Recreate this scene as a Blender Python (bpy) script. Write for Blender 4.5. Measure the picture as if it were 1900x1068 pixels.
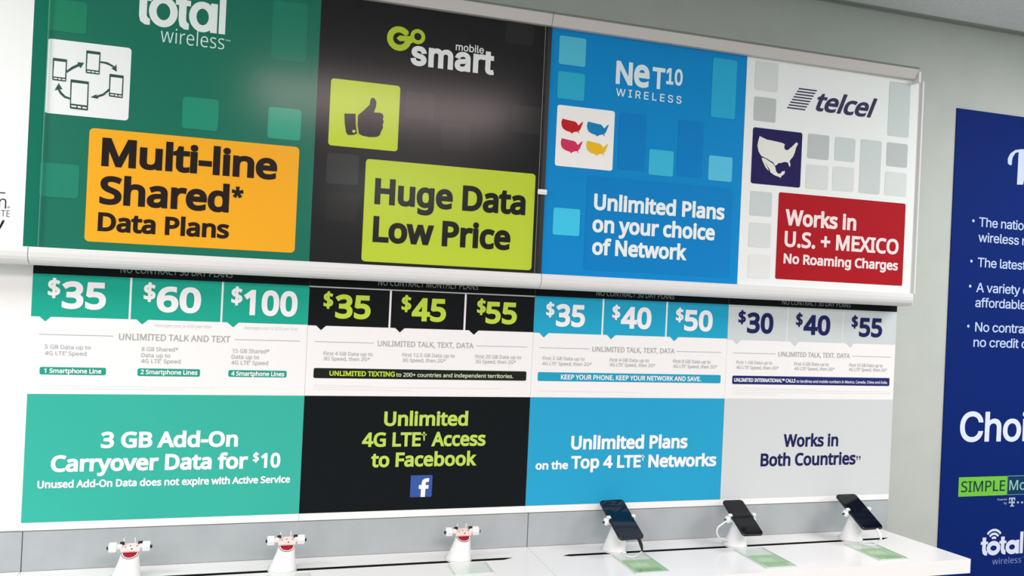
import bpy, math, random
import numpy as np
from mathutils import Vector, Matrix, geometry

for _o in list(bpy.data.objects):
    bpy.data.objects.remove(_o)
S = bpy.context.scene
COL = S.collection
random.seed(4)

# ------------------------------------------------------------------ camera
F_PX, CX, CY = 1520.0, 950.0, 534.0
CAM = np.array([0.0, -2.14, 1.6])
yaw, pitch, roll = [math.radians(a) for a in (16.96, 0.217, 2.646)]
_fwd = np.array([math.sin(yaw)*math.cos(pitch), math.cos(yaw)*math.cos(pitch), math.sin(pitch)])
_r0 = np.array([math.cos(yaw), -math.sin(yaw), 0.0])
_u0 = np.cross(_r0, _fwd)
RIGHT = math.cos(roll)*_r0 + math.sin(roll)*_u0
UP = -math.sin(roll)*_r0 + math.cos(roll)*_u0
cam_data = bpy.data.cameras.new('camera')
cam_data.sensor_width = 36.0
cam_data.lens = F_PX/1900.0*36.0
cam_data.clip_start = 0.02
cam = bpy.data.objects.new('camera', cam_data)
COL.objects.link(cam)
m = Matrix.Identity(4)
for i in range(3):
    m[i][0], m[i][1], m[i][2], m[i][3] = RIGHT[i], UP[i], -_fwd[i], CAM[i]
cam.matrix_world = m
S.camera = cam

# ------------------------------------------------------------------ world, lights, exposure
S.view_settings.view_transform = 'Standard'
S.view_settings.look = 'None'
S.view_settings.gamma = 1.0
S.view_settings.use_curve_mapping = False
S.view_settings.exposure = 0.24
world = bpy.data.worlds.new('store_ambience')
world.use_nodes = True
world.node_tree.nodes['Background'].inputs[0].default_value = (0.93, 1.0, 0.98, 1)
world.node_tree.nodes['Background'].inputs[1].default_value = 0.5
S.world = world


def area_light(name, loc, size, power, color=(1, 1, 1), rot=(0, 0, 0)):
    d = bpy.data.lights.new(name, 'AREA')
    d.shape = 'RECTANGLE'
    d.size, d.size_y = size
    d.energy = power
    d.color = color
    o = bpy.data.objects.new(name, d)
    o.location = loc
    o.rotation_euler = rot
    COL.objects.link(o)
    return o


area_light('unseen_ceiling_light', (-1.7, -2.4, 2.57), (1.2, 0.6), 26, (1.0, 1.0, 0.98))
area_light('unseen_ceiling_light', (-2.4, -4.4, 2.57), (1.2, 1.2), 58, (1.0, 1.0, 0.98))
area_light('unseen_ceiling_light', (3.3, -3.2, 2.57), (1.2, 0.6), 40, (1.0, 1.0, 0.98))  # unseen light, added to even out the right side
area_light('unseen_ceiling_light', (1.2, -6.2, 2.57), (1.2, 1.2), 50, (1.0, 1.0, 0.98))
area_light('unseen_ceiling_light', (-1.6, -0.95, 2.57), (1.2, 0.6), 24, (1.0, 1.0, 0.98))  # unseen fill light, added to brighten the counter top
area_light('unseen_ceiling_light', (2.9, -0.95, 2.57), (1.2, 0.6), 24, (1.0, 1.0, 0.98))  # second added counter fill, out of view on the right
area_light('poster_glare_light', (0.60, -2.45, 2.57), (1.35, 0.75), 48, (1.0, 0.80, 0.80))  # unseen pink light, added to make the glare on the acrylic cover

# ------------------------------------------------------------------ pixel <-> place
def ray(px, py):
    return (px-CX)/F_PX*RIGHT - (py-CY)/F_PX*UP + _fwd


def at(px, py, y):
    """point of the vertical plane Y = y seen at a pixel of the 1900x1068 photograph -> (X, Z)"""
    d = ray(px, py)
    s = (y-CAM[1])/d[1]
    return CAM[0]+d[0]*s, CAM[2]+d[2]*s


def on_top(px, py, z):
    d = ray(px, py)
    s = (z-CAM[2])/d[2]
    return CAM[0]+d[0]*s, CAM[1]+d[1]*s


ZOOM = {'0': (0, 0, 1.0), 'a': (0, 0, 3.1417), 'b': (560, 0, 3.8), 'c': (980, 0, 3.8), 'd': (1350, 80, 3.4455),
        'e': (0, 220, 3.1417), 'f': (560, 270, 3.8), 'g': (960, 290, 3.8), 'h': (1340, 330, 3.391),
        'i': (0, 470, 3.1667), 'j': (560, 510, 4.318), 'k': (970, 530, 4.75), 'l': (1330, 540, 4.75),
        'm': (30, 720, 3.333), 'n': (550, 720, 4.222), 'o': (960, 720, 2.639), 'p': (980, 170, 6.675),
        'q': (1380, 130, 4.644), 'r': (1740, 180, 4.45), 's': (1760, 380, 3.814), 't': (1740, 740, 4.856),
        'u': (1580, 940, 5.94), 'v': (0, 300, 4.85)}


def zp(k, p):
    x, y, s = ZOOM[k]
    return x+p[0]/s, y+p[1]/s


def plane_pts(k, pts, y):
    return [at(*zp(k, p), y) for p in pts]


# ------------------------------------------------------------------ materials
def lin(c):
    c = c/255.0
    return c/12.92 if c <= 0.04045 else ((c+0.055)/1.055)**2.4


MATS = {}


def mat(name, rgb, rough=0.5, spec=0.3, metal=0.0, noise=0.0, scale=60.0, k=1.0, bump=0.0):
    if name in MATS:
        return MATS[name]
    ma = bpy.data.materials.new(name)
    ma.use_nodes = True
    nt = ma.node_tree
    b = nt.nodes['Principled BSDF']
    c = [min(0.93, lin(v)*k) for v in rgb]
    b.inputs['Roughness'].default_value = rough
    b.inputs['Specular IOR Level'].default_value = spec
    b.inputs['Metallic'].default_value = metal
    b.inputs['Base Color'].default_value = (*c, 1)
    if noise or bump:
        tc = nt.nodes.new('ShaderNodeTexCoord')
        n = nt.nodes.new('ShaderNodeTexNoise')
        n.inputs['Scale'].default_value = scale
        n.inputs['Detail'].default_value = 4
        nt.links.new(tc.outputs['Object'], n.inputs['Vector'])
        if noise:
            r = nt.nodes.new('ShaderNodeValToRGB')
            r.color_ramp.elements[0].position = 0.3
            r.color_ramp.elements[1].position = 0.7
            r.color_ramp.elements[0].color = (*[v*(1-noise) for v in c], 1)
            r.color_ramp.elements[1].color = (*[min(0.95, v*(1+noise)) for v in c], 1)
            nt.links.new(n.outputs['Fac'], r.inputs['Fac'])
            nt.links.new(r.outputs['Color'], b.inputs['Base Color'])
        if bump:
            bp = nt.nodes.new('ShaderNodeBump')
            bp.inputs['Strength'].default_value = bump
            bp.inputs['Distance'].default_value = 0.002
            nt.links.new(n.outputs['Fac'], bp.inputs['Height'])
            nt.links.new(bp.outputs['Normal'], b.inputs['Normal'])
    MATS[name] = ma
    return ma


def clear_mat(name, rough, tint=(1, 1, 1), f0=0.03):
    ma = bpy.data.materials.new(name)
    ma.use_nodes = True
    nt = ma.node_tree
    nt.nodes.clear()
    out = nt.nodes.new('ShaderNodeOutputMaterial')
    tr = nt.nodes.new('ShaderNodeBsdfTransparent')
    tr.inputs[0].default_value = (*tint, 1)
    gl = nt.nodes.new('ShaderNodeBsdfGlossy')
    gl.inputs['Roughness'].default_value = rough
    lw = nt.nodes.new('ShaderNodeLayerWeight')
    lw.inputs[0].default_value = 0.5
    p5 = nt.nodes.new('ShaderNodeMath')
    p5.operation = 'POWER'
    p5.inputs[1].default_value = 5.0
    nt.links.new(lw.outputs['Facing'], p5.inputs[0])
    fr = nt.nodes.new('ShaderNodeMath')
    fr.operation = 'MULTIPLY_ADD'
    fr.inputs[1].default_value = 1.0-f0
    fr.inputs[2].default_value = f0
    nt.links.new(p5.outputs[0], fr.inputs[0])
    mx = nt.nodes.new('ShaderNodeMixShader')
    nt.links.new(fr.outputs[0], mx.inputs[0])
    nt.links.new(tr.outputs[0], mx.inputs[1])
    nt.links.new(gl.outputs[0], mx.inputs[2])
    nt.links.new(mx.outputs[0], out.inputs[0])
    return ma


KH = 1.2      # print albedo scale of the header posters
KL = 1.0       # ... and of the plan posters


def ink(rgb, k=1.0):
    return mat('print_ink_%d_%d_%d_%d' % (*rgb, int(k*100)), rgb, rough=0.7, spec=0.12, k=k)


M_WALL = mat('painted_wall', (188, 194, 189), 0.75, 0.2, noise=0.03, scale=9, bump=0.15)
M_CEIL = mat('ceiling_tile', (228, 233, 236), 0.9, 0.1, noise=0.06, scale=120, bump=0.3)
M_FLOOR = mat('vinyl_floor', (150, 148, 142), 0.4, 0.3, noise=0.06, scale=6)
M_TRIM = mat('ceiling_edge_trim', (150, 158, 152), 0.6, 0.2)
M_BOARD = mat('white_laminate_board', (240, 240, 240), 0.45, 0.3, k=0.98)
M_STRIP = mat('grey_laminate_strip', (168, 175, 178), 0.5, 0.3, noise=0.05, scale=14)
M_RAIL = mat('white_painted_rail', (226, 227, 228), 0.45, 0.3)
M_TOPRAIL = mat('grey_white_top_rail', (205, 202, 200), 0.5, 0.3)
M_DARK = mat('dark_gap', (38, 42, 42), 0.7, 0.2)
M_SHADOW_LINE = mat('grey_shadow_line', (120, 128, 122), 0.6, 0.2)  # shade of a shadow line put into the colour
M_COUNTER = mat('glossy_white_counter', (246, 246, 246), 0.16, 0.5)
M_SLOT = mat('black_slot', (18, 24, 24), 0.7, 0.2)
M_CAB = mat('dark_grey_cabinet', (60, 64, 66), 0.5, 0.3)
M_PLASTIC = mat('white_plastic', (242, 242, 242), 0.32, 0.4)
M_PALE = mat('pale_pink_bracket', (238, 214, 212), 0.4, 0.4)
M_RED = mat('red_sensor_disc', (160, 22, 42), 0.45, 0.3)
M_RING = mat('grey_rubber_ring', (120, 134, 130), 0.5, 0.3)
M_RUBBER = mat('black_rubber', (26, 32, 30), 0.6, 0.3)
M_PHONE = mat('black_phone_body', (22, 24, 26), 0.3, 0.5)
M_GLASS_B = mat('dark_phone_screen', (6, 24, 44), 0.06, 0.35)
M_GLASS_K = mat('black_phone_screen', (8, 13, 20), 0.06, 0.3)
M_ACRYL = clear_mat('clear_acrylic', 0.17, f0=0.02)
M_PLATE = clear_mat('clear_acrylic_plate', 0.03, (0.93, 0.98, 0.95))
M_PLEDGE = mat('acrylic_cut_edge', (206, 222, 214), 0.2, 0.5)
M_GREEN = mat('green_card_print', (176, 212, 164), 0.5, 0.3, noise=0.05, scale=40)
M_GREEND = mat('green_card_dark_print', (146, 182, 138), 0.5, 0.3)
M_GREENL = mat('green_card_pale_print', (206, 226, 200), 0.5, 0.3)


# ------------------------------------------------------------------ mesh helpers
def link(o):
    COL.objects.link(o)
    return o


def tag(o, label=None, cat=None, group=None, kind=None):
    for a, b in (('label', label), ('category', cat), ('group', group), ('kind', kind)):
        if b:
            o[a] = b
    return o


def empty(name, loc, label=None, cat=None, group=None):
    o = bpy.data.objects.new(name, None)
    o.empty_display_size = 0.05
    o.location = loc
    link(o)
    return tag(o, label, cat, group)


class MB:
    """collects geometry in world (or local) coordinates, one mesh per build()"""
    def __init__(self):
        self.v, self.f, self.s = [], [], []

    def add(self, vs, fs, smooth=False):
        n = len(self.v)
        self.v += [tuple(float(c) for c in p) for p in vs]
        self.f += [tuple(i+n for i in f) for f in fs]
        self.s += [smooth]*len(fs)
        return self

    def box(self, x0, x1, y0, y1, z0, z1, M=None):
        vs = [(x, y, z) for z in (z0, z1) for y in (y0, y1) for x in (x0, x1)]
        if M is not None:
            vs = [tuple(M @ Vector(p)) for p in vs]
        return self.add(vs, [(0, 2, 3, 1), (4, 5, 7, 6), (0, 1, 5, 4), (2, 6, 7, 3), (0, 4, 6, 2), (1, 3, 7, 5)])

    def rbox(self, x0, x1, y0, y1, z0, z1, r, M=None, seg=5):
        """box with its four Z-edges rounded (radius r) and a small bevel top and bottom"""
        out = []
        b = min(r*0.4, (z1-z0)*0.25)
        for cx, cy, a0 in ((x1-r, y1-r, 0), (x0+r, y1-r, 90), (x0+r, y0+r, 180), (x1-r, y0+r, 270)):
            for i in range(seg+1):
                a = math.radians(a0+90*i/seg)
                out.append((cx, cy, math.cos(a), math.sin(a)))
        n = len(out)
        vs = []
        for z, rr in ((z0, r-b), (z0+b, r), (z1-b, r), (z1, r-b)):
            vs += [(cx+rr*c, cy+rr*s, z) for cx, cy, c, s in out]
        fs = [(k*n+i, k*n+(i+1) % n, (k+1)*n+(i+1) % n, (k+1)*n+i) for k in range(3) for i in range(n)]
        fs += [tuple(range(n))[::-1], tuple(3*n+i for i in range(n))]
        if M is not None:
            vs = [tuple(M @ Vector(p)) for p in vs]
        return self.add(vs, fs)

    def extrude_x(self, prof, x0, x1):
        """closed (y, z) profile swept along X"""
        n = len(prof)
        vs = [(x, y, z) for x in (x0, x1) for y, z in prof]
        fs = [(i, (i+1) % n, n+(i+1) % n, n+i) for i in range(n)]
        return self.add(vs, fs+[tuple(range(n))[::-1], tuple(n+i for i in range(n))])

    def tube(self, pts, r, seg=10, taper=None):
        pts = [Vector(p) for p in pts]
        vs, fs = [], []
        prev = None
        for i, p in enumerate(pts):
            t = (pts[min(i+1, len(pts)-1)]-pts[max(i-1, 0)]).normalized()
            if prev is None:
                a = t.orthogonal().normalized()
            else:
                a = (prev-t*prev.dot(t)).normalized()
            prev = a
            b = t.cross(a)
            rr = r if taper is None else r*taper[i]
            vs += [p+rr*(math.cos(2*math.pi*k/seg)*a+math.sin(2*math.pi*k/seg)*b) for k in range(seg)]
        for i in range(len(pts)-1):
            fs += [(i*seg+k, i*seg+(k+1) % seg, (i+1)*seg+(k+1) % seg, (i+1)*seg+k) for k in range(seg)]
        self.add(vs, fs, True)
        n = len(pts)-1
        self.add(vs[:seg], [tuple(range(seg))[::-1]])
        self.add(vs[n*seg:], [tuple(range(seg))])
        return self

    def loft(self, rings, cap0=True, cap1=True, smooth=True):
        n = len(rings[0])
        vs = [p for r in rings for p in r]
        fs = [(k*n+i, k*n+(i+1) % n, (k+1)*n+(i+1) % n, (k+1)*n+i) for k in range(len(rings)-1) for i in range(n)]
        self.add(vs, fs, smooth)
        if cap0:
            self.add(rings[0], [tuple(range(n))[::-1]])
        if cap1:
            self.add(rings[-1], [tuple(range(n))])
        return self

    def build(self, name, material, parent=None, origin=(0, 0, 0), bevel=0.0):
        me = bpy.data.meshes.new(name)
        ox, oy, oz = origin
        me.from_pydata([(x-ox, y-oy, z-oz) for x, y, z in self.v], [], self.f)
        for p, s in zip(me.polygons, self.s):
            p.use_smooth = s
        me.materials.append(material)
        me.validate()
        me.update()
        o = bpy.data.objects.new(name, me)
        link(o)
        if parent is not None:
            o.parent = parent
        else:
            o.location = origin
        if bevel:
            bv = o.modifiers.new('bevel', 'BEVEL')
            bv.width = bevel
            bv.segments = 2
            bv.limit_method = 'ANGLE'
        return o


def fill(loops, scale=1000.0):
    """triangles of the non-zero-winding interior of closed 2D loops"""
    V, E = [], []
    for L in loops:
        L = [p for i, p in enumerate(L) if abs(p[0]-L[i-1][0])+abs(p[1]-L[i-1][1]) > 1e-9]
        if len(L) < 3:
            continue
        n = len(V)
        V += [(p[0]*scale, p[1]*scale) for p in L]
        E += [(n+i, n+(i+1) % len(L)) for i in range(len(L))]
    if not V:
        return [], []
    ov, oe, of, *_ = geometry.delaunay_2d_cdt([Vector(p) for p in V], E, [], 0, 1e-5)
    P = np.array([tuple(p) for p in ov])
    T = np.array([tuple(f) for f in of])
    if len(T) == 0:
        return [], []
    C = P[T].mean(1)
    A = np.array(V)[[e[0] for e in E]]
    B = np.array(V)[[e[1] for e in E]]
    w = np.zeros(len(C), int)
    for s in range(0, len(C), 2000):
        c = C[s:s+2000]
        cr = (B[:, 0]-A[:, 0])*(c[:, 1:2]-A[:, 1]) - (c[:, 0:1]-A[:, 0])*(B[:, 1]-A[:, 1])
        up = (A[:, 1] <= c[:, 1:2]) & (B[:, 1] > c[:, 1:2]) & (cr > 0)
        dn = (A[:, 1] > c[:, 1:2]) & (B[:, 1] <= c[:, 1:2]) & (cr < 0)
        w[s:s+2000] = up.sum(1)-dn.sum(1)
    T = T[w != 0]
    a = P[T[:, 0]]; b = P[T[:, 1]]; c = P[T[:, 2]]
    flip = ((b[:, 0]-a[:, 0])*(c[:, 1]-a[:, 1])-(c[:, 0]-a[:, 0])*(b[:, 1]-a[:, 1])) < 0
    T[flip] = T[flip][:, ::-1]
    return (P/scale).tolist(), T.tolist()


# ------------------------------------------------------------------ lettering
FONT_DIR = bpy.utils.system_resource('DATAFILES')+'/fonts/'
FONTS = {}


def font(k):
    if k not in FONTS:
        try:
            FONTS[k] = bpy.data.fonts.load(FONT_DIR+{'H': 'NotoSansHebrew-Regular.woff2', 'I': 'Inter.woff2'}[k])
        except Exception:
            FONTS[k] = None
    return FONTS[k]


_tc = {}


def outlines(body, fk, spacing, res):
    key = (body, fk, spacing, res)
    if key in _tc:
        return _tc[key]
    c = bpy.data.curves.new('tmp', 'FONT')
    f = font(fk)
    if f:
        c.font = f
    c.body = body
    c.size = 1.0
    c.space_character = spacing
    c.resolution_u = res
    c.fill_mode = 'NONE'
    o = bpy.data.objects.new('tmp', c)
    link(o)
    bpy.context.view_layer.update()
    me = o.to_mesh()
    n = len(me.vertices)
    co = np.empty(n*3)
    me.vertices.foreach_get('co', co)
    co = co.reshape(-1, 3)[:, :2]
    nxt = {}
    for e in me.edges:
        a, b = e.vertices
        nxt.setdefault(a, []).append(b)
        nxt.setdefault(b, []).append(a)
    loops, seen = [], set()
    for s in range(n):
        if s in seen or s not in nxt:
            continue
        L, cur = [s], s
        seen.add(s)
        # spline vertices are stored in order: follow ascending indices first
        while True:
            cand = [v for v in nxt[cur] if v not in seen]
            if not cand:
                break
            cur = min(cand)
            seen.add(cur)
            L.append(cur)
        loops.append(co[L])
    o.to_mesh_clear()
    bpy.data.objects.remove(o)
    bpy.data.curves.remove(c)
    _tc[key] = loops
    return loops


def area(L):
    x, y = L[:, 0], L[:, 1]
    return 0.5*float((x*np.roll(y, -1)-np.roll(x, -1)*y).sum())


def embolden(loops, d):
    if not d or not loops:
        return loops
    sg = 1.0 if sum(area(L) for L in loops) > 0 else -1.0
    out = []
    for L in loops:
        keep = [i for i in range(len(L)) if np.abs(L[i]-L[i-1]).sum() > 1e-5]
        L = L[keep]
        if len(L) < 3:
            continue
        e = np.roll(L, -1, 0)-L
        e /= np.linalg.norm(e, axis=1)[:, None]+1e-12
        nrm = sg*np.stack([e[:, 1], -e[:, 0]], 1)
        a, b = np.roll(nrm, 1, 0), nrm
        mt = a+b
        l2 = (mt**2).sum(1)[:, None]
        mt = mt*2/np.maximum(l2, 0.8)
        out.append(L+mt*d)
    return out


def cap_height(fk):
    L = outlines('H', fk, 1.0, 2)
    y = np.concatenate(L)[:, 1]
    return y.max()-min(0.0, y.min())


class Art:
    """flat printed artwork on the plane Y = y: loops in (X, Z)"""
    def __init__(self, y):
        self.y, self.parts = y, []

    def loops(self, L):
        self.parts.append([list(map(tuple, l)) for l in L])
        return self

    def px(self, k, pts):
        L = plane_pts(k, pts, self.y)
        return self.loops([L if area(np.array(L)) > 0 else L[::-1]])

    def union(self):
        self.parts = [[l for L in self.parts for l in L]]
        return self

    def rect(self, k, q, r=0.0, pointer=None):
        """upright rectangle through four measured corners TL TR BR BL"""
        x0, x1, z0, z1 = quad(k, q, self.y)
        if pointer:
            p = plane_pts(k, pointer, self.y)
            return self.loops([[(x0, z1), (x0, z0), (p[0][0], z0), (p[1][0], p[1][1]), (p[2][0], z0), (x1, z0), (x1, z1)]])
        return self.loops([rounded(x0, x1, z0, z1, r)])

    def line(self, k, a, b, w):
        (x0, z0), (x1, z1) = plane_pts(k, (a, b), self.y)
        z = (z0+z1)/2
        return self.loops([[(x0, z-w/2), (x1, z-w/2), (x1, z+w/2), (x0, z+w/2)]])

    def text(self, k, body, a, b, cap, bold=0.0, fk='H', spacing=1.0, res=3, shear=0.0):
        s = ZOOM[k][2]
        pa, pb = zp(k, a), zp(k, b)
        (x0, z0), (x1, z1) = at(*pa, self.y), at(*pb, self.y)
        mx, my = (pa[0]+pb[0])/2, (pa[1]+pb[1])/2
        zc = (z0+z1)/2
        hh = at(mx, my-cap/s, self.y)[1]-at(mx, my, self.y)[1]
        L = embolden(outlines(body, fk, spacing, res), bold)
        if not L:
            return self
        al = np.concatenate(L)
        ch = cap_height(fk)+2*bold
        sy = hh/ch
        lo, hi = al[:, 0].min(), al[:, 0].max()
        sx = (x1-x0)/(hi-lo)
        return self.loops([[(x0+(p[0]-lo)*sx+shear*(p[1]+bold)*sy, zc+(p[1]+bold)*sy) for p in l] for l in L])

    def glyph(self, k, body, x0, y0, x1, y1, bold=0.0, fk='H'):
        """one glyph stretched into an ink box"""
        a = plane_pts(k, ((x0, (y0+y1)/2), (x1, (y0+y1)/2), ((x0+x1)/2, y0), ((x0+x1)/2, y1)), self.y)
        L = embolden(outlines(body, fk, 1.0, 4), bold)
        if not L:
            return self
        al = np.concatenate(L)
        lo, hi = al.min(0), al.max(0)
        X0, X1, Z1, Z0 = a[0][0], a[1][0], a[2][1], a[3][1]
        return self.loops([[(X0+(p[0]-lo[0])/(hi[0]-lo[0])*(X1-X0), Z0+(p[1]-lo[1])/(hi[1]-lo[1])*(Z1-Z0)) for p in l] for l in L])

    def dagger(self, k, x, y0, y1, w):
        self.px(k, [(x-w*.18, y0), (x+w*.18, y0), (x+w*.12, y1), (x-w*.12, y1)])
        h = y0+(y1-y0)*.3
        return self.px(k, [(x-w*.5, h-w*.14), (x+w*.5, h-w*.14), (x+w*.5, h+w*.14), (x-w*.5, h+w*.14)])

    def build(self, name, material, parent, origin, label=None):
        mb = MB()
        for L in self.parts:
            v, t = fill(L)
            mb.add([(p[0], self.y, p[1]) for p in v], t)
        o = mb.build(name, material, parent, origin)
        if label:
            o['label'] = label
        return o


def quad(k, q, y):
    p = plane_pts(k, q, y)
    return (p[0][0]+p[3][0])/2, (p[1][0]+p[2][0])/2, (p[2][1]+p[3][1])/2, (p[0][1]+p[1][1])/2


def rounded(x0, x1, z0, z1, r, seg=6):
    if r <= 0:
        return [(x0, z0), (x1, z0), (x1, z1), (x0, z1)]
    out = []
    for cx, cz, a0 in ((x1-r, z1-r, 0), (x0+r, z1-r, 90), (x0+r, z0+r, 180), (x1-r, z0+r, 270)):
        out += [(cx+r*math.cos(math.radians(a0+90*i/seg)), cz+r*math.sin(math.radians(a0+90*i/seg))) for i in range(seg+1)]
    return out


def arc_band(cx, cz, r0, r1, a0, a1, n=24):
    A = [math.radians(a0+(a1-a0)*i/n) for i in range(n+1)]
    return [(cx+r1*math.cos(a), cz+r1*math.sin(a)) for a in A]+[(cx+r0*math.cos(a), cz+r0*math.sin(a)) for a in A[::-1]]


def circle(cx, cz, r, n=28, rev=False):
    P = [(cx+r*math.cos(2*math.pi*i/n), cz+r*math.sin(2*math.pi*i/n)) for i in range(n)]
    return P[::-1] if rev else P


EPS = 0.0006


# ------------------------------------------------------------------ room
WALL_Y = 0.10
CEIL_Z = 2.586
mb = MB(); mb.box(-5, 6, WALL_Y, WALL_Y+0.12, 0, CEIL_Z)
tag(mb.build('wall_back', M_WALL), kind='structure')
mb = MB(); mb.box(-5, 6, -7, WALL_Y+0.12, CEIL_Z, CEIL_Z+0.05)
tag(mb.build('ceiling', M_CEIL), kind='structure')
mb = MB(); mb.box(-5, 6, -7, WALL_Y+0.12, -0.05, 0)
tag(mb.build('floor', M_FLOOR), kind='structure')
mb = MB(); mb.box(-5, 6, WALL_Y-0.018, WALL_Y, CEIL_Z-0.004, CEIL_Z)
mb.box(-5, 6, WALL_Y-0.0015, WALL_Y, CEIL_Z-0.009, CEIL_Z-0.004)
tag(mb.build('trim_1', M_TRIM), kind='structure')

# ------------------------------------------------------------------ display backboards (white board above a grey strip)
X_L, X_M, X_R = -0.503, 0.7285, 1.9345
GAP = 0.0012
for a, b, lab in ((-1.73, X_L, 'white display backboard with grey lower strip, cut off by the left edge'),
                  (X_L, X_M, 'white display backboard behind the green and black plan posters'),
                  (X_M, X_R, 'white display backboard behind the blue and pale grey plan posters')):
    org = (a, 0, 0.9)
    r = empty('display_backboard', org, lab, 'display board', 'display backboards along the wall')
    mb = MB(); mb.box(a+GAP, b-GAP, 0.0, WALL_Y-0.001, 0.9005, 2.30); mb.build('core_panel', M_BOARD, r, org)
    zt0, zt1 = 0.9975, 0.9925
    if b == X_R:
        zt0, zt1 = 0.9955, 0.9935
    mb = MB(); mb.box(a+GAP, b-GAP, -0.004, -0.0002, 0.9005, 0.992); mb.build('grey_strip', M_STRIP, r, org)
    mb = MB(); mb.box(a+GAP, b-GAP, -0.003, -0.0002, 0.9925, 0.9937); mb.build('shadow_joint', M_SHADOW_LINE, r, org)

# ------------------------------------------------------------------ header fixtures (light-box frames with rails)
HY = -0.060          # face of the header posters
RY = -0.085          # front of the rails
HX_L, HX_M, HX_R = at(51, 480, RY)[0], at(1027, 30, RY)[0], at(1694, 555, RY)[0]
Z_R0, Z_R1 = 1.609, 1.6495
Z_T0, Z_T1 = 2.3115, 2.340
bot_prof = [(HY+0.02, Z_R1), (RY+0.003, Z_R1), (RY, Z_R1-0.003), (RY-0.001, Z_R1-0.012), (RY, Z_R1-0.022), (RY+0.003, Z_R1-0.029),
            (RY+0.009, Z_R1-0.035), (RY+0.018, Z_R0+0.002), (RY+0.03, Z_R0), (HY+0.02, Z_R0)]
top_prof = [(HY+0.02, Z_T0), (RY+0.010, Z_T0), (RY+0.009, Z_T0+0.002), (RY, Z_T1-0.003), (RY, Z_T1), (HY+0.02, Z_T1)]
for a, b, lab in ((-1.73, HX_L, 'white header light box holding the white sign, cut off by the left edge'),
                  (HX_L, HX_M, 'white header light box around the green and black posters'),
                  (HX_M, HX_R, 'white header light box around the blue and white posters')):
    org = (a, HY, Z_R0)
    r = empty('header_lightbox', org, lab, 'light box', 'header light boxes above the plan posters')
    g = 0.0008
    mb = MB(); mb.extrude_x(bot_prof, a+g, b-g); mb.build('bottom_rail', M_RAIL, r, org)
    tb = b if b != HX_R else at(1705, 140, RY)[0]
    mb = MB(); mb.extrude_x(top_prof, a+g, tb-g); tr = mb.build('top_rail', M_TOPRAIL, r, org)
    mb = MB(); mb.box(a+g, tb-g, RY-0.002, HY, Z_T1, Z_T1+0.005); mb.build('lip_shadow_line', M_SHADOW_LINE, tr, org)  # grey strip standing in for the shadow line along the rail's top lip
    bb = b if b != HX_R else at(1702, 350, HY)[0]
    mb = MB(); mb.box(a+g, bb-g, HY+0.004, -0.001, Z_R0+0.012, Z_T1-0.002); mb.build('light_box', M_BOARD, r, org)
    if b == HX_R:
        mb = MB(); mb.box(tb, tb+0.008, RY-0.001, HY+0.02, Z_T0-0.012, Z_T1-0.006); mb.build('rail_end_cap', M_RAIL, tr, org, bevel=0.0015)
        mb = MB(); mb.box(bb-g, bb+0.004, HY-0.006, HY+0.03, Z_R1, Z_T0); mb.build('side_edge', M_RAIL, r, org)
        mb = MB(); mb.box(b-g, b+0.0015, RY, HY+0.02, Z_R0+0.003, Z_R1-0.002); mb.build('rail_end_cap', M_RAIL, r, org, bevel=0.001)

# ------------------------------------------------------------------ header posters
PZ0, PZ1 = Z_R1+0.0004, Z_T0-0.0004


def poster(name, x0, x1, z0, z1, y, rgb, label, cat, group=None, k=KH, thick=0.003):
    org = (x0, y, z0)
    r = empty(name, org, label, cat, group)
    mb = MB(); mb.box(x0, x1, y, y+thick, z0, z1)
    mb.build('printed_board', ink(rgb, k), r, org)
    return r, org


def squares(parent, org, y, items, k=KH, r=0.008):
    """the printed pattern of rounded squares: one mesh, several inks"""
    for rgb, zk, q in items:
        Art(y).rect(zk, q, r).build('accent_square', ink(rgb, k), parent, org)


HB = [at(596, 0, HY)[0]*.5+at(574, 483, HY)[0]*.5, at(1025, 60, HY)[0]*.5+at(1003, 505, HY)[0]*.5,
      at(1385, 107, HY)[0]*.5+at(1369, 527, HY)[0]*.5, at(1703, 160, HY)[0]*.5+at(1691, 530, HY)[0]*.5]
H0 = at(54, 230, HY)[0]
GH = 'header posters in the row of sign frames'
P1y, P2y, P3y = HY-EPS, HY-2*EPS, HY-3*EPS


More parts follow.
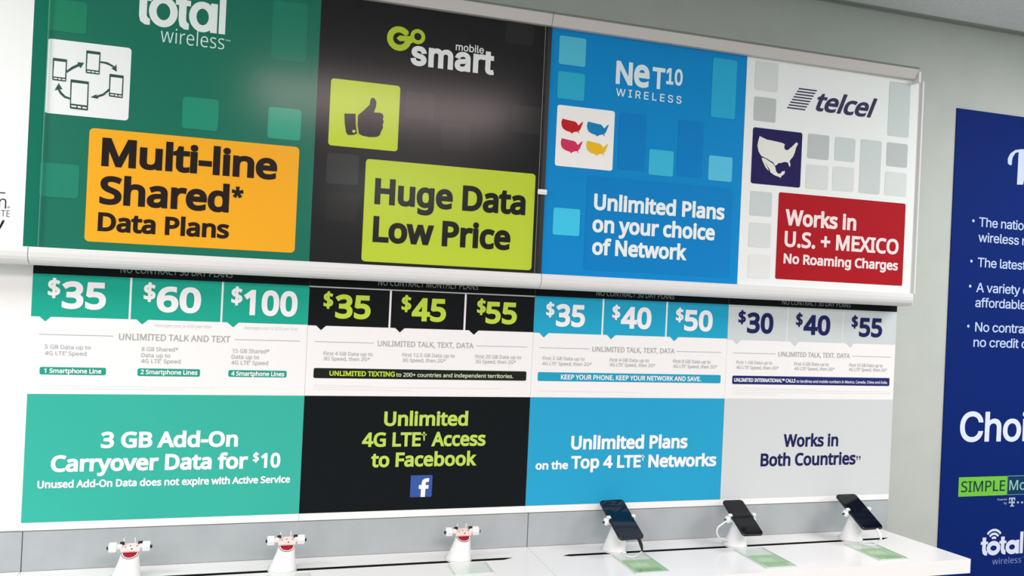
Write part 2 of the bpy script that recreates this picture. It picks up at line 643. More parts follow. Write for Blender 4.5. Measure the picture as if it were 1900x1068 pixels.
def logo_total(a, x0, z0, w, h, arcs=False):
    """rounded lowercase lettering t-o-t-a-l; w ink width, h ascender height"""
    xh = 0.68*h
    R = xh/2
    st = w*0.084

    def ring(cx, wid):
        n = 40
        out = [(x0+w*cx+w*wid/2*math.cos(2*math.pi*i/n), z0+R+R*1.04*math.sin(2*math.pi*i/n)) for i in range(n)]
        inn = [(x0+w*cx+(w*wid/2-st)*math.cos(-2*math.pi*i/n), z0+R+(R*1.04-st)*math.sin(-2*math.pi*i/n)) for i in range(n)]
        a.loops([out, inn])

    def poly(P):
        a.loops([P if area(np.array(P)) > 0 else P[::-1]])

    def tee(f, foot):
        x, top = x0+w*f, z0+h*0.88
        poly([(x, top), (x, z0+st*1.2), (x+st*.2, z0+st*.4), (x+st*.8, z0), (x+foot, z0), (x+foot, z0+st*.9), (x+st*1.2, z0+st*.95), (x+st, z0+st*1.3), (x+st, top)])
        poly([(x-st*.45, z0+xh*.80), (x+st*1.55, z0+xh*.80), (x+st*1.55, z0+xh*.99), (x-st*.45, z0+xh*.99)])
    tee(0.035, st*1.45)
    ring(0.300, 0.318)
    tee(0.470, st*1.40)
    ring(0.738, 0.306)
    xs = x0+w*0.828
    poly([(xs, z0), (xs+st*.92, z0), (xs+st*.92, z0+xh), (xs, z0+xh)])
    xs = x0+w*0.925
    poly([(xs, z0), (x0+w, z0), (x0+w, z0+h*1.08), (xs, z0+h*1.08)])
    if arcs:
        cx, cz = x0+w*0.300, z0+xh*1.04
        for r0 in (0.035, 0.105, 0.175):
            a.loops([arc_band(cx, cz, w*r0, w*(r0+0.042), 38, 142)])


# --- white sign at the left
r, org = poster('header_poster', -1.70, H0-0.001, PZ0, PZ1, HY, (238, 241, 241),
                'white header sign with dark lettering cut off by the left edge of the photo', 'poster', GH, k=1.05)
a = Art(P1y)
a.text('v', 'L', (-22, 283), (48, 283), 88, 0.0, 'H')
a.text('v', 'n', (-14, 418), (54, 418), 116, -0.004, 'H')
a.build('lettering', ink((42, 52, 52), 1.0), r, org)
a = Art(P1y)
a.text('v', 'LTE', (-30, 490), (88, 494), 58, -0.004)
a.text('v', '®', (62, 418), (90, 420), 20)
a.build('lettering', ink((92, 100, 100), 1.0), r, org)
a = Art(P1y)
a.px('v', [(-40, 560), (-30, 552), (-12, 596), (20, 526), (40, 520), (34, 548), (-6, 618), (-16, 612)])
a.px('v', [(-12, 598), (22, 540), (30, 533), (27, 545), (-8, 606)][::-1])
a.build('check_mark', ink((40, 60, 50), 1.0), r, org)

# --- green poster
r, org = poster('header_poster', H0, HB[0], PZ0, PZ1, HY, (14, 104, 84),
                'green header poster with orange box reading Multi-line Shared Data Plans', 'poster', GH)
squares(r, org, P1y, [((20, 122, 90), 'a', [(282, -10), (512, 15), (502, 192), (275, 182)]),
                      ((20, 116, 94), 'a', [(1592, 0), (1795, 22), (1785, 362), (1580, 345)]),
                      ((26, 132, 106), 'a', [(1065, 560), (1277, 582), (1270, 765), (1060, 745)]),
                      ((30, 148, 122), 'a', [(1565, 620), (1757, 640), (1752, 822), (1558, 802)]),
                      ((24, 122, 100), 'e', [(235, 255), (465, 268), (455, 465), (225, 452)])])
a = Art(P1y)
x0, z0 = at(*zp('a', (788, 146)), P1y)
x1, z1 = at(*zp('a', (1312, 188)), P1y)
zb = at(*zp('a', (1050, 168)), P1y)[1]
logo_total(a, x0, zb, x1-x0, (x1-x0)*0.52, arcs=True)
lo = a.union().build('brand_logo', ink((225, 236, 234), 1.1), r, org)
a = Art(P1y)
a.text('a', 'wireless', (935, 242), (1306, 289), 84, -0.006)
a.text('a', '™', (1312, 246), (1342, 250), 16)
a.build('brand_lettering', ink((205, 232, 226), 1.1), lo, org)
a = Art(P1y); a.rect('a', [(277, 220), (767, 283), (748, 705), (257, 655)], 0.008)
t = a.build('icon_tile', ink((232, 238, 238), 1.1), r, org)
a = Art(P2y)
for x, y, w, h in ((308, 336, 80, 132), (503, 293, 80, 134), (638, 430, 80, 134), (411, 462, 104, 172)):
    sk = 0.13*w
    a.px('a', [(x, y+h*.02), (x+w*.05, y), (x+w+2, y+sk), (x+w+3, y+sk+4), (x+w-3, y+h+sk*.6), (x+w-8, y+h+sk*.7), (x, y+h-2), (x-4, y+h-8)][::-1])
    b = Art(P3y)
    b.px('a', [(x+8, y+18), (x+w-4, y+18+sk*.8), (x+w-9, y+h*.84+sk*.6), (x+3, y+h*.82)][::-1])
    b.px('a', [(x+5, y+h*.88), (x+w*.33, y+h*.9), (x+w*.33, y+h*.95), (x+5, y+h*.93)][::-1])
    b.px('a', [(x+w*.4, y+h*.9), (x+w*.58, y+h*.92), (x+w*.58, y+h*.98), (x+w*.4, y+h*.96)][::-1])
    b.px('a', [(x+w*.66, y+h*.93), (x+w*.9, y+h*.95), (x+w*.9, y+h), (x+w*.66, y+h*.98)][::-1])
    b.build('phone_screen', ink((232, 238, 238), 1.1), t, org)
for P in ([(387, 412), (420, 388), (455, 372), (450, 362), (490, 366), (468, 398), (462, 385), (425, 402), (390, 424)],
          [(585, 356), (625, 362), (655, 378), (668, 388), (678, 374), (680, 418), (648, 398), (660, 394), (640, 382), (615, 372), (585, 366)],
          [(637, 514), (600, 545), (560, 558), (565, 548), (527, 566), (572, 576), (570, 568), (605, 556), (638, 528)],
          [(410, 570), (380, 558), (358, 535), (348, 520), (364, 520), (342, 484), (318, 526), (336, 522), (350, 548), (375, 570), (408, 580)]):
    a.px('a', P)
ic = a.build('phones_icon', ink((45, 82, 76), 1.0), t, org)
a = Art(P1y); a.rect('e', [(522, 40), (1746, 178), (1716, 793), (493, 702)], 0.010)
t = a.build('callout_box', ink((246, 172, 28), 1.05), r, org)
a = Art(P2y)
a.text('e', 'Multi-line', (590, 266), (1612, 366), 162, 0.034, spacing=0.98, res=5)
a.text('e', 'Shared', (578, 492), (1332, 552), 162, 0.034, res=5)
a.glyph('e', '*', 1350, 396, 1420, 464, 0.03)
a.text('e', 'Data Plans', (568, 650), (1333, 703), 108, 0.034, res=4)
a.build('lettering', ink((40, 18, 16), 0.5), t, org)

# --- black poster
r, org = poster('header_poster', HB[0]+0.0005, at(1004, 300, HY)[0], PZ0, PZ1, HY, (20, 22, 24),
                'black header poster with lime box reading Huge Data Low Price', 'poster', GH, k=0.9)
squares(r, org, P1y, [((50, 54, 54), 'f', [(178, 50), (402, 66), (396, 282), (172, 262)]),
                      ((40, 43, 42), 'b', [(1490, 735), (1692, 760), (1684, 950), (1480, 930)]),
                      ((40, 39, 40), 'b', [(736, 640), (936, 664), (930, 850), (728, 826)]),
                      ((36, 39, 38), 'b', [(985, 860), (1190, 880), (1184, 1068), (978, 1048)]),
                      ((34, 33, 32), 'f', [(172, 325), (392, 340), (385, 540), (164, 525)]),
                      ((38, 40, 40), '0', [(940, 26), (992, 34), (990, 86), (938, 78)])], k=0.8, r=0.006)
a = Art(P1y)
# the joined G and small o
gx, gz = at(*zp('b', (687, 272)), P1y)
u = (at(*zp('b', (787, 272)), P1y)[0]-gx)/100.0
a.loops([arc_band(gx, gz, 43*u, 86*u, 48, 353, 44)])
a.loops([circle(gx+66*u*math.cos(math.radians(48)), gz+66*u*math.sin(math.radians(48)), 21*u)])
ox, oz = at(*zp('b', (818, 258)), P1y)
a.loops([circle(ox, oz, 53*u, 32), circle(ox, oz, 26*u, 24, True)])
a.px('b', [(690, 250), (668, 268), (690, 290), (735, 290), (738, 310), (775, 305), (800, 290), (770, 255)])
lo = a.union().build('brand_logo', ink((176, 200, 48), 1.1), r, org)
a = Art(P1y)
a.text('b', 'smart', (764, 455), (1354, 531), 176, 0.030, 'I', spacing=1.03, res=5)
a.text('b', 'mobile', (1085, 352), (1283, 380), 52, 0.010, 'I')
a.build('brand_lettering', ink((226, 232, 232), 1.1), lo, org)
a = Art(P1y); a.rect('b', [(205, 548), (693, 608), (676, 1068), (187, 1022)], 0.008)
t = a.build('icon_tile', ink((190, 212, 46), 1.08), r, org)
a = Art(P2y)
a.px('b', [(396, 812), (440, 775), (478, 738), (484, 702), (496, 688), (514, 694), (526, 718), (523, 752), (508, 792), (556, 795), (572, 806), (576, 828), (571, 840), (578, 856), (570, 880), (573, 900), (560, 925), (550, 952), (528, 965), (480, 966), (430, 957), (402, 942), (393, 880)][::-1])
a.px('b', [(300, 800), (379, 802), (381, 880), (389, 942), (360, 951), (325, 951), (312, 932), (303, 870)][::-1])
ic = a.build('thumb_icon', ink((22, 24, 20), 0.6), t, org)
a = Art(P3y); bx, bz_ = at(*zp('b', (367, 925)), P3y); a.loops([circle(bx, bz_, 11*u)])
a.build('cuff_button', ink((190, 212, 60), 1.05), t, org)
a = Art(P1y); a.rect('f', [(455, 80), (1650, 212), (1616, 890), (418, 802)], 0.009)
t = a.build('callout_box', ink((192, 214, 56), 1.0), r, org)
a = Art(P2y)
a.text('f', 'Huge Data', (511, 404), (1574, 498), 180, 0.036, res=5)
a.text('f', 'Low Price', (498, 674), (1467, 742), 180, 0.036, res=5)
a.build('lettering', ink((22, 26, 16), 0.5), t, org)

# --- black divider strip between the two frames
xd0, xd1 = at(1005, 300, HY)[0], at(1013, 300, HY)[0]
org = (xd0, HY, PZ0)
mb = MB(); mb.box(xd0, HB[1]-0.0006, HY-0.004, HY+0.003, PZ0, PZ1)
o = mb.build('divider_strip', mat('black_divider', (30, 32, 32), 0.35, 0.4), None, org, bevel=0.0008)
tag(o, 'thin black upright strip between the black and the blue header posters', 'trim strip')
# --- small white clip holding the two posters
cx, cz = at(1006, 356, HY-0.008)
org = (cx, HY-0.008, cz)
mb = MB(); mb.rbox(-0.013, 0.013, -0.007, 0.007, 0.0, 0.004, 0.003, Matrix.Translation((cx, HY-0.0075, cz)) @ Matrix.Rotation(math.radians(90), 4, 'X'))
mb.box(cx-0.011, cx+0.011, HY-0.0145, HY-0.0115, cz-0.002, cz+0.002)
o = mb.build('sign_clip', M_PLASTIC, None, org)
tag(o, 'small white clip across the black strip beside the lime box', 'clip')

# --- blue poster
r, org = poster('header_poster', HB[1], HB[2], PZ0, PZ1, HY, (12, 128, 192),
                'blue header poster reading Unlimited Plans on your choice of Network', 'poster', GH)
squares(r, org, P1y, [((80, 178, 205), 'c', [(222, 252), (410, 270), (403, 472), (215, 450)]),
                      ((45, 162, 195), 'c', [(210, 500), (400, 520), (395, 712), (205, 690)]),
                      ((40, 158, 198), 'c', [(1305, 408), (1480, 426), (1452, 842), (1285, 822)]),
                      ((56, 172, 206), '0', [(1206, 276), (1251, 281), (1248, 328), (1202, 323)]),
                      ((84, 180, 212), '0', [(1316, 288), (1360, 292), (1357, 338), (1313, 333)]),
                      ((62, 186, 220), 'g', [(255, 360), (441, 372), (438, 565), (248, 548)]),
                      ((10, 118, 186), '0', [(1150, 208), (1200, 213), (1196, 318), (1146, 313)]),
                      ((10, 118, 186), '0', [(1260, 222), (1306, 227), (1302, 330), (1256, 325)])], r=0.006)
a = Art(P1y); a.rect('g', [(490, 142), (1512, 218), (1500, 860), (472, 790)], 0.006)
a.build('callout_box', ink((10, 120, 186), KH), r, org)
a = Art(P1y)
zN = 0
a.text('c', 'N', (616, 590), (733, 604), 164, 0.030, 'H')
a.glyph('c', 'e', 746, 455, 856, 618, 0.030, 'H')
a.text('c', 'T', (872, 622), (962, 634), 152, 0.030, 'H')
a.text('c', '10', (972, 592), (1087, 606), 116, 0.026, 'I')
a.text('c', 'WIRELESS', (618, 677), (1080, 730), 54, 0.010, 'I', spacing=1.35)
a.build('brand_logo', ink((216, 232, 240), 1.1), r, org)
a = Art(P2y)
a.text('g', 'Unlimited Plans', (538, 380), (1459, 444), 112, 0.036, res=4)
a.text('g', 'on your choice', (527, 537), (1390, 588), 112, 0.036, res=4)
a.text('g', 'of Network', (525, 692), (1193, 732), 112, 0.036, res=4)
a.build('lettering', ink((226, 236, 243), 1.1), r, org)
a = Art(P1y); a.rect('p', [(357, 160), (1070, 240), (1047, 985), (335, 910)], 0.007)
t = a.build('icon_tile', ink((238, 236, 234), 1.1), r, org)
US = [(425, 333), (500, 352), (580, 370), (605, 388), (612, 408), (630, 415), (655, 388), (682, 370), (676, 395), (662, 425), (652, 455), (640, 475), (622, 490), (638, 522), (625, 512), (610, 494), (580, 497), (556, 505), (540, 520), (525, 502), (500, 492), (470, 482), (432, 456), (416, 420), (412, 378)]
for rgb, dx, dy in (((190, 34, 42), 0, 0), ((22, 130, 188), 317, 36), ((208, 52, 98), -8, 242), ((232, 188, 40), 308, 274)):
    a = Art(P2y); a.px('p', [(x+dx, y+dy) for x, y in US][::-1])
    a.build('country_icon', ink(rgb, 1.05), t, org)

# --- white poster at the right
r, org = poster('header_poster', HB[2]+0.0005, HB[3], PZ0, PZ1, HY, (232, 237, 236),
                'white header poster with red box reading Works in U.S. plus MEXICO', 'poster', GH, k=1.05)
g1, g2, g3, g4 = (184, 192, 192), (198, 208, 208), (212, 219, 218), (224, 227, 226)
squares(r, org, P1y, [(g3, 'd', [(180, 112), (326, 132), (320, 312), (174, 300)]), (g1, 'd', [(172, 340), (313, 356), (305, 508), (165, 493)]),
                      (g2, 'd', [(1038, 240), (1172, 262), (1156, 604), (1022, 590)]), (g1, 'd', [(517, 577), (652, 592), (645, 747), (508, 735)]),
                      (g2, 'd', [(690, 597), (819, 612), (812, 762), (681, 748)]), (g2, 'd', [(852, 612), (986, 628), (972, 968), (840, 955)]),
                      (g1, 'd', [(1022, 633), (1153, 646), (1146, 795), (1012, 785)]), (g3, 'd', [(505, 772), (646, 786), (640, 938), (498, 928)]),
                      (g3, 'd', [(675, 785), (810, 797), (805, 950), (668, 940)]), (g3, 'd', [(1012, 820), (1146, 831), (1140, 982), (1000, 970)]),
                      (g2, 'h', [(178, 80), (316, 92), (308, 244), (172, 235)]), (g3, 'h', [(170, 277), (309, 290), (302, 441), (165, 432)]),
                      (g4, 'h', [(165, 477), (303, 487), (297, 636), (160, 628)])], k=1.05, r=0.006)
a = Art(P1y)
for i in range(8):
    f = i/7.0
    lx, ly = 475-100*f, 153+163*f
    a.px('q', [(lx, ly), (lx+157, ly+20), (lx+154, ly+31), (lx-3, ly+11)][::-1])
lo = a.build('brand_logo', ink((58, 58, 92), 1.0), r, org)
a = Art(P1y)
a.text('d', 'telcel', (545, 432), (912, 474), 122, 0.026, 'H', spacing=0.97, shear=0.40)
a.build('brand_lettering', ink((58, 56, 92), 1.0), lo, org)
a = Art(P1y); a.rect('q', [(80, 490), (506, 540), (486, 1012), (60, 975)], 0.007)
t = a.build('icon_tile', ink((36, 34, 88), 1.0), r, org)
a = Art(P2y)
a.px('q', [(137, 568), (200, 598), (270, 612), (335, 628), (355, 640), (348, 660), (355, 685), (372, 690), (385, 685), (420, 655), (455, 620), (468, 635), (450, 670), (440, 710), (425, 745), (405, 768), (395, 785), (402, 815), (398, 835), (388, 820), (380, 795), (350, 790), (320, 800), (300, 800), (285, 815), (270, 825), (255, 795), (225, 778), (205, 765), (185, 755), (150, 738), (128, 700), (118, 650), (125, 610)][::-1])
a.px('q', [(160, 752), (185, 762), (205, 774), (225, 788), (253, 806), (272, 836), (278, 870), (295, 892), (318, 890), (330, 872), (355, 868), (350, 895), (325, 912), (318, 928), (300, 918), (265, 905), (230, 880), (220, 850), (195, 812), (172, 780)][::-1])
a.px('q', [(152, 752), (163, 785), (188, 838), (214, 868), (212, 850), (184, 800), (165, 764)][::-1])
a.build('countries_icon', ink((226, 228, 222), 1.05), t, org)
a = Art(P1y); a.rect('h', [(352, 92), (1150, 158), (1138, 680), (338, 633)], 0.006)
t = a.build('callout_box', ink((168, 22, 34), 1.05), r, org)
a = Art(P2y)
a.text('h', 'Works in', (395, 300), (842, 328), 100, 0.036)
a.text('h', 'U.S. + MEXICO', (390, 438), (1108, 476), 98, 0.030)
a.text('h', 'No Roaming Charges', (385, 541), (1105, 578), 62, 0.034)
a.build('lettering', ink((236, 222, 222), 1.05), t, org)

# --- clear acrylic cover over the green and black posters
xa0, xa1 = at(*zp('e', (238, 460)), HY-0.006)[0], at(1000.5, 300, HY-0.006)[0]
org = (xa0, HY-0.008, PZ0)
r = empty('acrylic_cover', org, 'clear acrylic sheet covering the green and black header posters', 'acrylic sheet')
mb = MB(); mb.add([(xa0, HY-0.008, PZ0), (xa1, HY-0.008, PZ0), (xa1, HY-0.008, PZ1), (xa0, HY-0.008, PZ1)], [(0, 1, 2, 3)])
mb.build('sheet', M_ACRYL, r, org)
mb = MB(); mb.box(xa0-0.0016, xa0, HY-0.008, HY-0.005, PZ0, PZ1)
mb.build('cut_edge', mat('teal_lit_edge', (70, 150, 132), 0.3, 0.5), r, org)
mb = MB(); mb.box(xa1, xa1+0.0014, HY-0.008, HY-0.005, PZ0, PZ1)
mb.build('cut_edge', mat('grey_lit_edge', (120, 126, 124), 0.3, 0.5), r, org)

# ------------------------------------------------------------------ plan posters on the backboards
LY = -0.0035
L1, L2 = LY-EPS, LY-2*EPS
L3 = LY-3*EPS
LB = [at(58, 500, LY)[0]*.5+at(42, 972, LY)[0]*.5, at(574, 535, LY)[0]*.5+at(555, 950, LY)[0]*.5, at(993, 552, LY)[0]*.5+at(974, 941, LY)[0]*.5,
      at(1352, 567, LY)[0]*.5+at(1336, 924, LY)[0]*.5, at(1665, 577, LY)[0]*.5+at(1646, 970, LY)[0]*.5]
LZ0, LZ1 = 0.9942, 1.645
ZBAND = np.mean([at(59, 504, LY)[1], at(574, 529, LY)[1], at(992, 551, LY)[1], at(1350, 564, LY)[1], at(1663, 579, LY)[1]])
ZLOW1 = np.mean([at(50, 730, LY)[1], at(566, 733, LY)[1], at(983, 736, LY)[1], at(1346, 740, LY)[1]])
ZLOW0 = np.mean([at(42, 972, LY)[1], at(555, 950, LY)[1], at(974, 940, LY)[1], at(1336, 924, LY)[1]])
GRAY = (168, 170, 172)
GP = 'plan posters in the row below the header frames'


def fine_print(a, k, rows, w):
    rnd = random.Random(7)
    for (xa, ya), (xb, yb) in rows:
        x = xa
        while x < xb:
            n = rnd.uniform(8, 34)
            e = min(xb, x+n)
            f0, f1 = (x-xa)/(xb-xa), (e-xa)/(xb-xa)
            a.line(k, (x, ya+(yb-ya)*f0), (e, ya+(yb-ya)*f1), w)
            x = e+rnd.uniform(3, 6)


def plan_poster(i, label, k, tilergb, low_rgb, tiles, prices, price_rgb, head, talk, lines, rows, banners, fine, cap_small):
    x0, x1 = LB[i], LB[i+1]
    org = (x0, LY, LZ0)
    r = empty('plan_poster', org, label, 'poster', GP)
    mb = MB(); mb.box(x0+0.0003, x1-0.0003, LY, -0.0003, LZ0, LZ1)
    mb.build('printed_sheet', ink((240, 240, 240), KL), r, org)
    a = Art(L1); a.loops([[(x0+0.0003, ZBAND), (x1-0.0003, ZBAND), (x1-0.0003, LZ1), (x0+0.0003, LZ1)]])
    hb = a.build('header_band', ink((16, 22, 24), 0.9), r, org)
    a = Art(L2); a.text(k, *head, 0.012)
    a.build('lettering', ink((150, 156, 156), 0.9), hb, org)
    edges = [quad(k, t[0], L1) for t in tiles]
    zb = sum(e[2] for e in edges)/3
    for n, ((q, ptr), e, pr) in enumerate(zip(tiles, edges, prices)):
        a = Art(L1)
        xa = x0+0.0003 if n == 0 else e[0]
        xb = x1-0.0003 if n == 2 else e[1]
        p = plane_pts(k, ptr, L1)
        zt = ZBAND-(0.0035 if i == 1 else 0.0)
        a.loops([[(xa, zt), (xa, zb), (p[0][0], zb), (p[1][0], zb-(p[2][0]-p[0][0])*0.46), (p[2][0], zb), (xb, zb), (xb, zt)]])
        t = a.build('price_tile', ink(tilergb, KL), r, org)
        a = Art(L2)
        (dx0, dy0, dx1, dy1), (num, pa, pb, cap) = pr
        a.glyph(k, '$', dx0, dy0, dx1, dy1, 0.030)
        a.text(k, num, pa, pb, cap, 0.036, spacing=1.03, res=5)
        a.build('price_lettering', ink(price_rgb, KL), t, org)
    a = Art(L1)
    a.text(k, *talk, 0.010)
    for la, lb in lines:
        a.line(k, la, lb, 0.0013)
    a.build('heading_lettering', ink(GRAY, 1.0), r, org)
    a, last = Art(L1), None
    for body, pa, pb in rows:
        if last is not None and abs(pa[0]-last) > 60:
            a.build('plan_lettering', ink((176, 178, 180), 1.0), r, org)
            a = Art(L1)
        last = pa[0]
        a.text(k, body.replace('†', '\u2019'), pa, pb, cap_small, 0.012, res=2)
    a.build('plan_lettering', ink((176, 178, 180), 1.0), r, org)
    for rgb, q, rad, texts in banners:
        a = Art(L1); a.rect(k, q, rad)
        t = a.build('banner', ink(rgb, KL), r, org)
        for trgb, args in texts:
            a = Art(L2); a.text(k, *args)
            a.build('lettering', ink(trgb, 1.0), t, org)
    a = Art(L1); fine_print(a, k, fine, 0.0011)
    o = a.build('fine_print', ink((222, 223, 224), 1.0), r, org)
    o['label'] = 'faint grey lines of fine print'
    o['kind'] = 'stuff'
    a = Art(L1); a.loops([[(x0+0.0003, ZLOW0), (x1-0.0003, ZLOW0), (x1-0.0003, ZLOW1), (x0+0.0003, ZLOW1)]])
    low = a.build('lower_panel', ink(low_rgb, KL), r, org)
    return r, org, low


WHITE = (242, 242, 244)
TEAL = (30, 166, 144)
r, org, low = plan_poster(
    0, 'green plan poster with prices 35, 60 and 100 dollars', 'i', TEAL, (57, 176, 159),
    [([(187, 108), (765, 137), (755, 383), (178, 365)], [(232, 368), (265, 400), (300, 370)]),
     ([(778, 138), (1305, 162), (1293, 402), (768, 385)], [(802, 388), (835, 418), (870, 390)]),
     ([(1315, 163), (1818, 188), (1812, 422), (1307, 404)], [(1335, 405), (1370, 437), (1402, 408)])],
    [((282, 143, 355, 262), ('35', (358, 322), (620, 332), 160)), ((845, 170, 915, 285), ('60', (918, 345), (1178, 350), 150)),
     ((1360, 193, 1425, 305), ('100', (1428, 362), (1745, 370), 148))], WHITE,
    ('NO CONTRACT 30 DAY PLANS', (708, 112), (1366, 144), 40),
    ('UNLIMITED TALK AND TEXT', (698, 508), (1352, 522), 38), [((228, 473), (667, 486)), ((1378, 505), (1762, 515))],
    [('5 GB Data up to', (262, 558), (533, 565)), ('4G LTE† Speed', (262, 597), (507, 600)),
     ('8 GB Shared*', (832, 573), (1047, 577)), ('Data up to', (830, 608), (1000, 612)), ('4G LTE† Speed', (828, 642), (1060, 647)),
     ('15 GB Shared*', (1365, 583), (1582, 588)), ('Data up to', (1360, 618), (1522, 621)), ('4G LTE† Speed', (1358, 652), (1575, 656))],
    [((36, 158, 138), [(233, 665), (623, 672), (622, 716), (232, 709)], 0.004, [(WHITE, ('1 Smartphone Line', (258, 701), (595, 706), 27, 0.03))]),
     ((36, 158, 138), [(808, 673), (1176, 681), (1174, 725), (808, 718)], 0.004, [(WHITE, ('2 Smartphone Lines', (825, 708), (1160, 714), 27, 0.03))]),
     ((36, 158, 138), [(1342, 683), (1685, 690), (1683, 729), (1341, 723)], 0.004, [(WHITE, ('4 Smartphone Lines', (1358, 717), (1670, 722), 26, 0.03))])],
    [((215, 776), (1262, 789)), ((225, 792), (1095, 799))], 24)
a = Art(L1)
a.text('i', 'Average cost is $30 per line', (905, 430), (1238, 440), 19, 0.0, shear=0.25)
a.build('note_lettering', ink((206, 208, 210), 1.0), r, org)
a = Art(L1)
a.text('i', 'Average cost is $25 per line', (1432, 445), (1745, 452), 18, 0.0, shear=0.25)
a.build('note_lettering', ink((206, 208, 210), 1.0), r, org)
a = Art(L2)
a.text('m', '3 GB Add-On', (520, 371), (1370, 359), 98, 0.036, res=4)
a.text('m', 'Carryover Data for', (212, 518), (1432, 496), 100, 0.036, res=4)
a.glyph('m', '$', 1465, 393, 1502, 460, 0.03)
a.text('m', '10', (1510, 493), (1632, 489), 92, 0.036)
a.text('m', 'Unused Add-On Data does not expire with Active Service', (130, 620), (1693, 582), 45, 0.034)
a.build('lettering', ink(WHITE, 1.0), low, org)

LIME = (190, 216, 70)
r, org, low = plan_poster(
    1, 'black plan poster with lime prices 35, 45 and 55 dollars', 'j', (14, 18, 20), (13, 19, 22),
    [([(62, 95), (705, 128), (695, 420), (55, 400)], [(115, 405), (153, 442), (195, 408)]),
     ([(720, 128), (1307, 158), (1293, 440), (712, 422)], [(748, 426), (785, 463), (823, 430)]),
     ([(1322, 158), (1862, 183), (1850, 460), (1310, 441)], [(1340, 446), (1378, 482), (1415, 448)])],
    [((175, 130, 252, 270), ('35', (262, 345), (548, 355), 190)), ((800, 160, 878, 297), ('45', (878, 367), (1152, 377), 185)),
     ((1405, 188, 1475, 320), ('55', (1470, 387), (1720, 396), 175))], LIME,
    ('NO CONTRACT MONTHLY PLANS', (612, 84), (1412, 118), 50),
    ('UNLIMITED TALK, TEXT, DATA', (607, 572), (1375, 586), 44), [((103, 532), (578, 545)), ((1397, 565), (1810, 578))],
    [('First 4 GB Data up to', (173, 643), (567, 648)), ('3G Speed, then 2G*', (172, 685), (545, 688)),
     ('First 12.5 GB Data up to', (805, 655), (1225, 660)), ('3G Speed, then 2G*', (805, 697), (1152, 700)),
     ('First 20 GB Data up to', (1390, 668), (1757, 672)), ('3G Speed, then 2G*', (1390, 708), (1715, 711))],
    [((26, 32, 28), [(95, 743), (1800, 772), (1797, 846), (93, 825)], 0.004,
      [(LIME, ('UNLIMITED TEXTING', (220, 808), (745, 812), 40, 0.03)),
       ((212, 224, 186), ('to 200+ countries and independent territories.', (755, 813), (1693, 826), 31, 0.016))])],
    [((95, 880), (560, 888)), ((95, 898), (1600, 908)), ((95, 915), (900, 928))], 29)
a = Art(L1)
a.loops([[(LB[1]+0.001, ZBAND-0.0032), (LB[2]-0.001, ZBAND-0.0032), (LB[2]-0.001, ZBAND-0.0006), (LB[1]+0.001, ZBAND-0.0006)]])
a.build('white_rule', ink((214, 216, 216), 1.0), r, org)
a = Art(L2)
a.text('n', 'Unlimited', (685, 297), (1342, 291), 112, 0.032, res=4)
a.text('n', '4G LTE', (512, 459), (972, 455), 112, 0.030, res=4)
a.dagger('n', 1000, 342, 410, 40)
a.text('n', 'Access', (1055, 454), (1480, 450), 112, 0.032, res=4)
a.text('n', 'to Facebook', (583, 617), (1410, 606), 112, 0.032, res=4)
a.build('lettering', ink((184, 214, 92), 1.0), low, org)
a = Art(L2); a.rect('n', [(897, 682), (1067, 678), (1058, 850), (888, 852)], 0.002)
t = a.build('logo_tile', ink((56, 88, 158), 1.0), low, org)
a = Art(L3)
a.px('n', [(972, 850), (976, 787), (957, 787), (960, 757), (979, 757), (982, 735), (990, 718), (1008, 706), (1040, 703), (1038, 732), (1022, 733), (1013, 741), (1012, 757), (1036, 757), (1032, 786), (1010, 786), (1006, 850)][::-1])
a.build('logo_letter', ink(WHITE, 1.0), low, org)

BLUE = (34, 164, 202)
r, org, low = plan_poster(
    2, 'blue plan poster with prices 35, 40 and 50 dollars', 'k', BLUE, (40, 160, 203),
    [([(105, 95), (703, 118), (693, 428), (95, 410)], [(145, 412), (185, 452), (228, 416)]),
     ([(718, 118), (1265, 145), (1255, 447), (710, 432)], [(742, 434), (778, 470), (818, 436)]),
     ([(1278, 145), (1815, 168), (1808, 465), (1272, 449)], [(1298, 450), (1335, 487), (1372, 453)])],
    [((207, 140, 280, 278), ('35', (287, 357), (545, 364), 196)), ((790, 165, 860, 300), ('40', (862, 374), (1130, 383), 190)),
     ((1350, 192, 1418, 322), ('50', (1420, 396), (1670, 402), 184))], WHITE,
    ('NO CONTRACT 30 DAY PLANS', (648, 88), (1335, 116), 46),
    ('UNLIMITED TALK, TEXT, DATA', (613, 582), (1337, 595), 45), [((143, 543), (588, 556)), ((1355, 577), (1750, 587))],
    [('First 2 GB Data up to', (175, 653), (545, 658)), ('4G LTE† Speed, then 2G*', (170, 700), (607, 705)),
     ('First 4 GB Data up to', (765, 668), (1112, 672)), ('4G LTE† Speed, then 2G*', (765, 710), (1168, 716)),
     ('First 8 GB Data up to', (1325, 680), (1655, 684)), ('4G LTE† Speed, then 2G*', (1325, 724), (1712, 728))],
    [((36, 158, 192), [(133, 760), (1745, 785), (1742, 860), (131, 835)], 0.004,
      [(WHITE, ('KEEP YOUR PHONE. KEEP YOUR NETWORK AND SAVE.', (335, 825), (1570, 840), 42, 0.026))])],
    [((140, 925), (1030, 941))], 30)
a = Art(L2)
a.text('o', 'Unlimited Plans', (262, 300), (832, 293), 66, 0.036)
a.text('o', 'on the', (88, 399), (247, 395), 40, 0.036)
a.text('o', 'Top 4 LTE', (262, 393), (603, 388), 62, 0.034)
a.dagger('o', 614, 325, 354, 18)
a.text('o', 'Networks', (640, 387), (973, 381), 62, 0.036)
a.build('lettering', ink(WHITE, 1.0), low, org)

